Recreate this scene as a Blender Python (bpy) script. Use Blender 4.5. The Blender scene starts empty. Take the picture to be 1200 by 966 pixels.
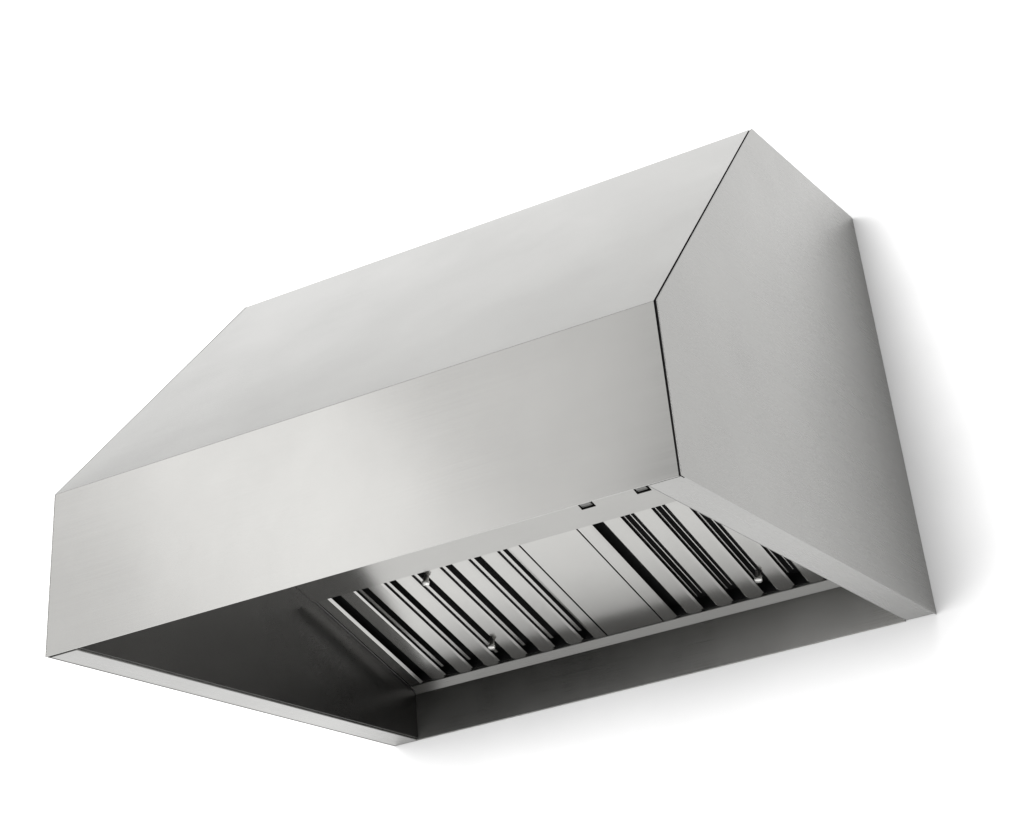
import bpy, bmesh, math
from mathutils import Vector, Matrix

sc = bpy.context.scene
COL = sc.collection

# ------------------------------------------------------------------ sizes (metres)
HW = 0.600            # half width of the hood
D, H = 1.0535, 0.8032 # depth and full height
FH, TD = 0.2716, 0.5028   # height of the upright front, depth of the flat top
FI = 0.542            # inner edge of the side rims
PA, PB = 0.087, 0.327 # filter plane: z = PA - PB*y
TH = math.atan(PB)
GAP = 0.004           # air gap to the wall is hidden behind the hood

# ------------------------------------------------------------------ materials
def mat(name):
    m = bpy.data.materials.new(name); m.use_nodes = True
    nt = m.node_tree
    return m, nt, nt.nodes['Principled BSDF']

def brushed(name, base, rough, axis='X', aniso=0.7, streak=0.025, bump=0.002, tint=(1.0, 0.992, 0.962), fine=900.0):
    """Brushed metal: very fine streaks along one axis, soft uneven polish."""
    m, nt, b = mat(name)
    N, L = nt.nodes, nt.links
    tc = N.new('ShaderNodeTexCoord')
    mp = N.new('ShaderNodeMapping')
    sx = {'X': (3.0, fine, fine), 'Y': (fine, 3.0, fine), 'Z': (fine, fine, 3.0)}[axis]
    mp.inputs['Scale'].default_value = sx
    L.new(tc.outputs['Object'], mp.inputs['Vector'])
    n1 = N.new('ShaderNodeTexNoise'); n1.inputs['Scale'].default_value = 1.0
    n1.inputs['Detail'].default_value = 3.0
    L.new(mp.outputs['Vector'], n1.inputs['Vector'])
    n2 = N.new('ShaderNodeTexNoise'); n2.inputs['Scale'].default_value = 4.5
    n2.inputs['Detail'].default_value = 4.0
    L.new(tc.outputs['Object'], n2.inputs['Vector'])
    # colour: tiny streak variation
    r1 = N.new('ShaderNodeMapRange')
    r1.inputs['From Min'].default_value = 0.25; r1.inputs['From Max'].default_value = 0.75
    r1.inputs['To Min'].default_value = base * (1 - streak); r1.inputs['To Max'].default_value = base * (1 + streak)
    L.new(n1.outputs['Fac'], r1.inputs['Value'])
    mul = N.new('ShaderNodeMix'); mul.data_type = 'RGBA'; mul.blend_type = 'MULTIPLY'
    mul.inputs['Factor'].default_value = 1.0
    L.new(r1.outputs['Result'], mul.inputs['A'])
    mul.inputs['B'].default_value = (*tint, 1)
    n3 = N.new('ShaderNodeTexNoise'); n3.inputs['Scale'].default_value = 3.2
    n3.inputs['Detail'].default_value = 5.0; n3.inputs['Roughness'].default_value = 0.6
    L.new(tc.outputs['Object'], n3.inputs['Vector'])
    r3 = N.new('ShaderNodeMapRange')                      # faint cloudy patches left by the polishing
    r3.inputs['From Min'].default_value = 0.3; r3.inputs['From Max'].default_value = 0.7
    r3.inputs['To Min'].default_value = 0.955; r3.inputs['To Max'].default_value = 1.045
    L.new(n3.outputs['Fac'], r3.inputs['Value'])
    mu2 = N.new('ShaderNodeMix'); mu2.data_type = 'RGBA'; mu2.blend_type = 'MULTIPLY'
    mu2.inputs['Factor'].default_value = 1.0
    L.new(mul.outputs['Result'], mu2.inputs['A']); L.new(r3.outputs['Result'], mu2.inputs['B'])
    L.new(mu2.outputs['Result'], b.inputs['Base Color'])
    # roughness: streaks + soft patches
    add = N.new('ShaderNodeMath'); add.operation = 'ADD'
    L.new(n1.outputs['Fac'], add.inputs[0]); L.new(n2.outputs['Fac'], add.inputs[1])
    r2 = N.new('ShaderNodeMapRange')
    r2.inputs['From Min'].default_value = 0.6; r2.inputs['From Max'].default_value = 1.4
    r2.inputs['To Min'].default_value = rough * 0.82; r2.inputs['To Max'].default_value = rough * 1.18
    L.new(add.outputs[0], r2.inputs['Value'])
    L.new(r2.outputs['Result'], b.inputs['Roughness'])
    b.inputs['Metallic'].default_value = 1.0
    b.inputs['Anisotropic'].default_value = aniso
    if aniso:
        b.inputs['Anisotropic Rotation'].default_value = 0.25
        tg = N.new('ShaderNodeTangent'); tg.direction_type = 'UV_MAP'; tg.uv_map = 'brush'
        L.new(tg.outputs['Tangent'], b.inputs['Tangent'])
    if bump:
        bp = N.new('ShaderNodeBump'); bp.inputs['Strength'].default_value = bump
        bp.inputs['Distance'].default_value = 0.001
        L.new(n1.outputs['Fac'], bp.inputs['Height'])
        L.new(bp.outputs['Normal'], b.inputs['Normal'])
    return m

STEEL   = brushed('brushed_steel', 0.315, 0.21, 'X')
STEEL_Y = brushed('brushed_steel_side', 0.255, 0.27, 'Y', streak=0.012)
SATIN   = brushed('satin_filter_steel', 0.39, 0.20, 'Y', aniso=0.0, streak=0.03, bump=0.01)
SATIN_X = brushed('satin_strip_steel', 0.32, 0.18, 'X', aniso=0.0, streak=0.03, bump=0.01)
BACKST  = brushed('back_sheet_steel', 0.28, 0.30, 'X', aniso=0.0, streak=0.02, bump=0.0, fine=4000.0)
RAILST  = brushed('rail_steel', 0.50, 0.30, 'X', aniso=0.0, streak=0.03, bump=0.0)
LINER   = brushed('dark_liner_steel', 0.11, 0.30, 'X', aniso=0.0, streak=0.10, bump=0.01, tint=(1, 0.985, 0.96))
PIN     = brushed('polished_pin_steel', 0.85, 0.40, 'Z', aniso=0.0, streak=0.02, bump=0.0)

def plain(name, col, rough, metallic=0.0):
    m, nt, b = mat(name)
    n = nt.nodes.new('ShaderNodeTexNoise'); n.inputs['Scale'].default_value = 60.0
    n.inputs['Detail'].default_value = 5.0
    r = nt.nodes.new('ShaderNodeMapRange')
    r.inputs['To Min'].default_value = 0.94; r.inputs['To Max'].default_value = 1.06
    nt.links.new(n.outputs['Fac'], r.inputs['Value'])
    mx = nt.nodes.new('ShaderNodeMix'); mx.data_type = 'RGBA'; mx.blend_type = 'MULTIPLY'
    mx.inputs['Factor'].default_value = 1.0
    mx.inputs['A'].default_value = (*col, 1)
    nt.links.new(r.outputs['Result'], mx.inputs['B'])
    nt.links.new(mx.outputs['Result'], b.inputs['Base Color'])
    b.inputs['Roughness'].default_value = rough
    b.inputs['Metallic'].default_value = metallic
    return m

BLACK = plain('black_seam_shade', (0.004, 0.004, 0.004), 0.9)  # black colour stands in for the shade inside the corner seam
BLACK.node_tree.nodes['Principled BSDF'].inputs['Specular IOR Level'].default_value = 0.1
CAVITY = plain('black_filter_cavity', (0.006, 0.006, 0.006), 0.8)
WALLP = plain('white_wall_paint', (0.93, 0.93, 0.93), 0.75)
SWITCH = plain('dark_grey_switch_plastic', (0.22, 0.22, 0.21), 0.35)

# ------------------------------------------------------------------ mesh helpers
def finish(name, bm, mats, parent=None, bevel=0.0, brush='X', seg=2):
    bmesh.ops.recalc_face_normals(bm, faces=bm.faces[:])
    uv = bm.loops.layers.uv.new('brush')
    for f in bm.faces:                         # u runs along the brushing direction
        for l in f.loops:
            c = l.vert.co
            l[uv].uv = {'X': (c.x, c.z - c.y * 0.8), 'Y': (c.y, c.z + 0.3 * c.x), 'Z': (c.z, c.x + c.y)}[brush]
    me = bpy.data.meshes.new(name); bm.to_mesh(me); bm.free()
    for m in (mats if isinstance(mats, (list, tuple)) else [mats]): me.materials.append(m)
    o = bpy.data.objects.new(name, me); COL.objects.link(o)
    if parent: o.parent = parent
    if bevel:
        b = o.modifiers.new('bevel', 'BEVEL'); b.width = bevel; b.segments = seg
        b.limit_method = 'ANGLE'; b.angle_limit = math.radians(25)
        b.harden_normals = True
        for p in me.polygons: p.use_smooth = True
    return o

def hexa(bm, pts, mi=0):
    """eight points: bottom ring then top ring"""
    v = [bm.verts.new(p) for p in pts]
    for q in ((0,1,2,3), (4,5,6,7), (0,1,5,4), (1,2,6,5), (2,3,7,6), (3,0,4,7)):
        f = bm.faces.new([v[i] for i in q]); f.material_index = mi

def box(bm, x0, x1, y0, y1, z0, z1, mi=0):
    hexa(bm, [(x0,y0,z0),(x1,y0,z0),(x1,y1,z0),(x0,y1,z0),(x0,y0,z1),(x1,y0,z1),(x1,y1,z1),(x0,y1,z1)], mi)

def prism_x(bm, prof, x0, x1, mi=0):
    a = [bm.verts.new((x0, y, z)) for y, z in prof]
    b = [bm.verts.new((x1, y, z)) for y, z in prof]
    n = len(prof)
    bm.faces.new(a).material_index = mi; bm.faces.new(b[::-1]).material_index = mi
    for i in range(n):
        bm.faces.new([a[i], a[(i+1) % n], b[(i+1) % n], b[i]]).material_index = mi

UP = Vector((0, math.sin(TH), math.cos(TH)))
def P(x, y, w=0.0):
    """point on the sloping filter plane, w metres above it"""
    return Vector((x, y, PA - PB * y)) + UP * w

def pbox(bm, x0, x1, y0, y1, w0, w1, mi=0):
    hexa(bm, [P(x0,y0,w0),P(x1,y0,w0),P(x1,y1,w0),P(x0,y1,w0),P(x0,y0,w1),P(x1,y0,w1),P(x1,y1,w1),P(x0,y1,w1)], mi)

def pprism(bm, prof, y0, y1, mi=0):
    """profile (x, w) run down the filter plane from y0 to y1"""
    a = [bm.verts.new(P(x, y0, w)) for x, w in prof]
    b = [bm.verts.new(P(x, y1, w)) for x, w in prof]
    n = len(prof)
    bm.faces.new(a).material_index = mi; bm.faces.new(b[::-1]).material_index = mi
    for i in range(n):
        bm.faces.new([a[i], a[(i+1) % n], b[(i+1) % n], b[i]]).material_index = mi

# ------------------------------------------------------------------ the setting
bm = bmesh.new()
box(bm, -7, 7, 0.0, 0.1, -5, 6)
w = finish('wall', bm, WALLP); w['kind'] = 'structure'

# ------------------------------------------------------------------ the hood
hood = bpy.data.objects.new('range_hood', None); COL.objects.link(hood)
hood.empty_display_size = 0.2
hood['label'] = 'brushed stainless steel wall mounted range hood with sloping front, open underneath'
hood['category'] = 'range hood'

SX = HW + 0.0010      # inner face of the side sheets
FX = SX - 0.0048      # end of the front sheet, leaves the dark seam

# front sheet: upright front, bend, slope up to the top edge
def arc(c, r, a0, a1, n):
    return [(c[0] + r*math.cos(a0 + (a1-a0)*i/n), c[1] + r*math.sin(a0 + (a1-a0)*i/n)) for i in range(n+1)]
sl = math.atan2(H - FH, D - TD)               # slope angle of the upper sheet
R = 0.0028
half = (math.pi/2 - sl) / 2
k = R * math.tan(half)
cy_, cz_ = -D + R, FH - k
bend = arc((cy_, cz_), R, math.pi, math.pi/2 + sl, 6)
t = 0.0035
bendi = arc((cy_, cz_), R - t, math.pi, math.pi/2 + sl, 6)
ty, tz = math.cos(sl), math.sin(sl)
prof = [(-D, 0)] + bend + [(-TD, H)] + [(-TD + t*tz, H - t*ty)] + bendi[::-1] + [(-D + t, 0.005), (-D + 0.0018, 0.0025), (-D + 0.0018, 0)]
bm = bmesh.new(); prism_x(bm, prof, -HW + 0.0016, FX)
for v in bm.verts:                             # the seam narrows down the upright front
    if v.co.x > 0 and v.co.z < FH - 0.004: v.co.x += 0.0016
finish('front_panel', bm, STEEL, hood, bevel=0.0009)

bm = bmesh.new(); box(bm, -FX, FX, -TD + 0.004, -0.001, H - 0.004, H - 0.0005)
finish('top_panel', bm, STEEL, hood, bevel=0.0008)

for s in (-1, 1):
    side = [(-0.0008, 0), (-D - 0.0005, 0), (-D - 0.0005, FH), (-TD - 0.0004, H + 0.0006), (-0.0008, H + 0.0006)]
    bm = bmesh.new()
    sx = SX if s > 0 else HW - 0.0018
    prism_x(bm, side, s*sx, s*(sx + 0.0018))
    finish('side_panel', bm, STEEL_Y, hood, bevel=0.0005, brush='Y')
    # return flange forming the rim below the side
    bm = bmesh.new()
    x0, x1 = sorted((s*FI, s*(sx - 0.0004)))
    zf = 0.0024 if s > 0 else 0.0006
    box(bm, x0, x1, -D + 0.0104, -0.0012, zf, 0.0050)
    finish('rim_flange', bm, STEEL_Y, hood, bevel=0.0010, brush='Y')
    # black strip in place of shade in the seam between side and front sheet
    ins = 0.0009
    sp = [(-D + ins, 0.001), (-D + ins, FH - 0.4*ins), (-TD + ins*0.9, H - ins*0.7), (-TD + 0.03, H - ins),
          (-TD + 0.03, H - 0.03), (-D + 0.016, FH - 0.006), (-D + 0.016, 0.001)]
    if s > 0:
        bm = bmesh.new()
        prism_x(bm, sp, FX - 0.0001 + 0.0018, SX - 0.0001)
        finish('seam_shade_strip', bm, BLACK, hood)
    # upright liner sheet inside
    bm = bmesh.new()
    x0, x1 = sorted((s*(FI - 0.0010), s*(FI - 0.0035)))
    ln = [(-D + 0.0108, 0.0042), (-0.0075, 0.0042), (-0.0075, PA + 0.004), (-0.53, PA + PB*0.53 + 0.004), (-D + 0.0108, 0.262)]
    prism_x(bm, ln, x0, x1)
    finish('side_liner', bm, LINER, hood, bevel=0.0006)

# back sheet inside, against the wall
bm = bmesh.new(); box(bm, -FI, FI, -0.0070, -0.0012, 0.0008, PA + 0.001)
finish('back_liner', bm, BACKST, hood, bevel=0.0006)

# rail that carries the filters along the back
bm = bmesh.new()
prism_x(bm, [(-0.0205, 0.1012), (-0.0078, 0.0875), (-0.0078, 0.0890), (-0.0205, 0.1150), (-0.0215, 0.1150), (-0.0215, 0.1012)], -FI + 0.004, FI - 0.004)
finish('filter_rail', bm, RAILST, hood, bevel=0.0005)

# strip above the filters with the two control openings
Y0, Y1 = -0.3652, -0.5150
XL, XR = -FI + 0.004, FI - 0.004
slots = [(0.1045, 0.1345), (0.2215, 0.2515)]
sy0, sy1 = -0.4115, -0.4480
xs = [XL] + [v for a in slots for v in a] + [XR]
ys = [Y0, sy0, sy1, Y1]
bm = bmesh.new()
for i in range(len(xs) - 1):
    for j in range(3):
        if j == 1 and i in (1, 3): continue
        pbox_pts = [P(xs[i], ys[j], -0.002), P(xs[i+1], ys[j], -0.002), P(xs[i+1], ys[j+1], -0.002), P(xs[i], ys[j+1], -0.002)]
        bm.faces.new([bm.verts.new(p) for p in pbox_pts])
bmesh.ops.remove_doubles(bm, verts=bm.verts[:], dist=1e-5)
ret = bmesh.ops.extrude_face_region(bm, geom=bm.faces[:])
bmesh.ops.translate(bm, vec=UP*0.0015, verts=[e for e in ret['geom'] if isinstance(e, bmesh.types.BMVert)])
strip = finish('control_strip', bm, SATIN_X, hood)
for a, b in slots:
    bm = bmesh.new()                            # open pocket behind the opening
    e = 0.0008
    a2, b2, u0, u1 = a - e, b + e, sy0 + e, sy1 - e
    pbox(bm, a2, b2, u0, u1, 0.0160, 0.0172)
    pbox(bm, a2 - 0.001, a2, u0, u1, -0.0004, 0.0172)
    pbox(bm, b2, b2 + 0.001, u0, u1, -0.0004, 0.0172)
    pbox(bm, a2 - 0.001, b2 + 0.001, u0, u0 + 0.001, -0.0004, 0.0172)
    pbox(bm, a2 - 0.001, b2 + 0.001, u1 - 0.001, u1, -0.0004, 0.0172)
    finish('switch_pocket', bm, CAVITY, strip)
    bm = bmesh.new()
    pbox(bm, a + 0.0015, b - 0.0065, sy0 - 0.0015, sy0 - 0.0050, 0.0012, 0.0150)
    pbox(bm, a + 0.0015, b - 0.0065, sy0 - 0.0060, sy1 + 0.004, 0.0003, 0.0150)
    finish('switch_button', bm, SWITCH, strip, bevel=0.0008)

# ceiling of the hollow between strip and front sheet
bm = bmesh.new(); box(bm, XL, XR, -D + 0.0110, Y1 - 0.002, PA - PB*Y1 + 0.0005, PA - PB*Y1 + 0.002)
finish('canopy_ceiling', bm, STEEL, hood)

# middle plate between the two filters
FY0, FY1 = -0.3655, -0.0358
bm = bmesh.new(); pbox(bm, -0.0617, 0.0617, FY0, FY1, 0.0, 0.0015)
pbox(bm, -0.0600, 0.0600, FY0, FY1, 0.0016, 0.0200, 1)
finish('middle_plate', bm, [SATIN, CAVITY], hood, bevel=0.0005)

# narrow plates between the filters and the side liners
for s in (-1, 1):
    x0, x1 = sorted((s*0.5322, s*(FI - 0.0045)))
    bm = bmesh.new(); pbox(bm, x0, x1, FY0, -0.0225, 0.0, 0.0012)
    finish('edge_plate', bm, SATIN, hood)

# baffle filters
PITCH, FLAT = 0.0652, 0.0300
def slat(bm, x0, w=FLAT):
    tt = 0.0008
    bx, bz = 0.0050, 0.0011
    lx, lz = 0.0032, 0.0020
    out = [(x0 - lx, lz), (x0, 0), (x0 + w, 0), (x0 + w + bx, bz)]
    inn = [(x0 + w + bx - 0.0009, bz + 0.0003), (x0 + w - 0.0003, tt), (x0 + 0.0003, tt), (x0 - lx + 0.0009, lz + 0.0003)]
    pprism(bm, out + inn, FY0, FY1 - 0.007)
    # rounded tip of the baffle
    r = 0.007; c = FY1 - r
    tip = [(x0, c)] + [(x0 + r - r*math.cos(a), c + r*math.sin(a)) for a in (0.4, 0.8, 1.2, 1.5708)]
    tip += [(x0 + w - r + r*math.cos(a), c + r*math.sin(a)) for a in (1.5708, 1.2, 0.8, 0.4)] + [(x0 + w, c)]
    lo = [bm.verts.new(P(x, y, 0)) for x, y in tip]; hi = [bm.verts.new(P(x, y, tt)) for x, y in tip]
    bm.faces.new(lo); bm.faces.new(hi[::-1])
    for q in range(len(tip)): 
        z = (q + 1) % len(tip); bm.faces.new([lo[q], lo[z], hi[z], hi[q]])
def make_filter(xl, skip_first):
    bm = bmesh.new()
    W = 0.4655
    bx, bz = 0.0050, 0.0011
    # side bars
    pprism(bm, [(xl, 0), (xl + 0.0235, 0), (xl + 0.0285, 0.0036), (xl + 0.0275, 0.0041), (xl + 0.0228, 0.0008), (xl, 0.0008)], FY0, FY1)
    pprism(bm, [(xl + W - 0.0215, 0), (xl + W, 0), (xl + W, 0.0008), (xl + W - 0.0211, 0.0008), (xl + W - 0.0205 - bx, bz + .0005), (xl + W - 0.0215 - bx, bz)], FY0, FY1)
    # lower baffles
    for k in range(6): slat(bm, xl + 0.0555 + PITCH*k)
    # upper baffles, glimpsed in the gaps
    for k in range(7):
        x = xl + 0.0555 + PITCH*(k - 1)
        if k == 0: continue
        if not skip_first:
            pbox(bm, x + 0.0368, x + 0.0450, FY0, FY1 - 0.030, 0.0046, 0.0052)
        else:
            pbox(bm, x + 0.0325, x + 0.0400, FY0, FY1 - 0.040, 0.0062, 0.0068)
            pbox(bm, x + 0.0530, x + 0.0548, FY0, FY1 - 0.050, 0.0040, 0.0046)
    # box round the baffles
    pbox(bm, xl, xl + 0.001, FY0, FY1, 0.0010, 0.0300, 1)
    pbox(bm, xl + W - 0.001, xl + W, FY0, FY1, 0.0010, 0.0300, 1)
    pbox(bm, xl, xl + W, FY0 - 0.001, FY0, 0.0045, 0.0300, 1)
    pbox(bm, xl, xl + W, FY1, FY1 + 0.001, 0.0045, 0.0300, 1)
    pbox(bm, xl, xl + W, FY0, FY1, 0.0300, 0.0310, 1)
    return finish('baffle_filter', bm, [SATIN, CAVITY], hood)

def knob(filt, x, y):
    """little pull pin hanging from the filter"""
    bm = bmesh.new()
    prof = [(0.0, 0.012), (0.0050, 0.012), (0.0050, -0.0070), (0.0060, -0.0075), (0.0075, -0.0090), (0.0075, -0.0125), (0.0068, -0.0140), (0.0, -0.0143)]
    n = 24
    rings = []
    for r, wv in prof:
        if r == 0: rings.append([bm.verts.new(P(x, y) + UP*wv)])
        else:
            E1 = Vector((1, 0, 0)); E2 = UP.cross(E1)
            rings.append([bm.verts.new(P(x, y) + UP*wv + (E1*math.cos(2*math.pi*i/n) + E2*math.sin(2*math.pi*i/n))*r) for i in range(n)])
    for a, b in zip(rings, rings[1:]):
        for i in range(n):
            j = (i + 1) % n
            if len(a) == 1: bm.faces.new([a[0], b[i], b[j]])
            elif len(b) == 1: bm.faces.new([a[i], b[0], a[j]])
            else: bm.faces.new([a[i], b[i], b[j], a[j]])
    o = finish('knob', bm, PIN, filt)
    for p in o.data.polygons: p.use_smooth = True
    return o

fl = make_filter(-0.5305, False)
fr = make_filter(0.0650, True)
knob(fl, -0.2870, -0.1080); knob(fl, -0.2850, -0.3450)
knob(fr, 0.3050, -0.1020)

# ------------------------------------------------------------------ light
wd = bpy.data.worlds.new('World'); sc.world = wd; wd.use_nodes = True
bg = wd.node_tree.nodes['Background']
bg.inputs['Color'].default_value = (1, 1, 1, 1); bg.inputs['Strength'].default_value = 0.46

def softbox(name, loc, target, sx, sy, energy, col=(1, 1, 1)):
    l = bpy.data.lights.new(name, 'AREA'); l.shape = 'RECTANGLE'; l.size = sx; l.size_y = sy
    l.energy = energy; l.color = col
    o = bpy.data.objects.new(name, l); COL.objects.link(o)
    o.location = loc
    o.rotation_euler = (Vector(target) - Vector(loc)).to_track_quat('-Z', 'Y').to_euler()
    return o
def polar(az, el, r, c=(0, -1.05, 0.14)):
    """point seen from the front of the hood, az degrees to its left, el degrees up"""
    a, e = math.radians(az), math.radians(el)
    return (c[0] - r*math.sin(a)*math.cos(e), c[1] - r*math.cos(a)*math.cos(e), c[2] + r*math.sin(e))
def panel(name, az, el, r, sx, sy, radiance, roll=0.0):
    o = softbox(name, polar(az, el, r), (0, -1.05, 0.14), sx, sy, radiance * math.pi * sx * sy)
    o.rotation_euler.rotate_axis('Z', math.radians(roll))
    return o
fs = panel('front_softbox', 1.7, 0.9, 8.0, 2.4, 2.4, 12.6)
fs.data.spread = math.radians(90)
panel('left_panel', 44.0, 24.0, 6.0, 5.0, 6.5, 1.17)
panel('left_middle_panel', 46.0, 20.0, 5.7, 2.0, 5.0, 0.08, 25)
panel('left_strip', 36.5, 18.0, 5.5, 1.2, 4.5, 0.76, 30)
panel('overhead_fill', 25.0, 74.0, 5.0, 6.0, 4.0, 0.28)  # unseen light panel, added to lift the dark line at the bend
o = softbox('added_wall_light', (-3.6, -1.6, 1.6), (-1.6, 0.0, 1.2), 1.2, 2.4, 18)  # unseen light, added to brighten the left wall that the slope mirrors

# ------------------------------------------------------------------ camera
cam = bpy.data.cameras.new('camera'); co = bpy.data.objects.new('camera', cam); COL.objects.link(co)
Rm = Matrix(((0.86023073, 0.37035274, 0.35048814), (0.50079365, -0.48427701, -0.71741305), (-0.09596254, 0.79266299, -0.60206027)))
co.matrix_world = Matrix.Translation((1.73504793, -3.57980360, -0.91124473)) @ Rm.to_4x4()
cam.sensor_width = 36.0; cam.sensor_fit = 'HORIZONTAL'
cam.lens = 2226.0767 / 1200 * 36
cam.shift_x = -34.743 / 1200
cam.shift_y = -669.11 / 1200
cam.clip_end = 100
sc.camera = co

sc.view_settings.view_transform = 'Standard'
sc.view_settings.look = 'None'
sc.view_settings.exposure = 0.0
sc.view_settings.gamma = 1.0
sc.render.engine = 'CYCLES'
sc.cycles.max_bounces = 16
sc.cycles.glossy_bounces = 10
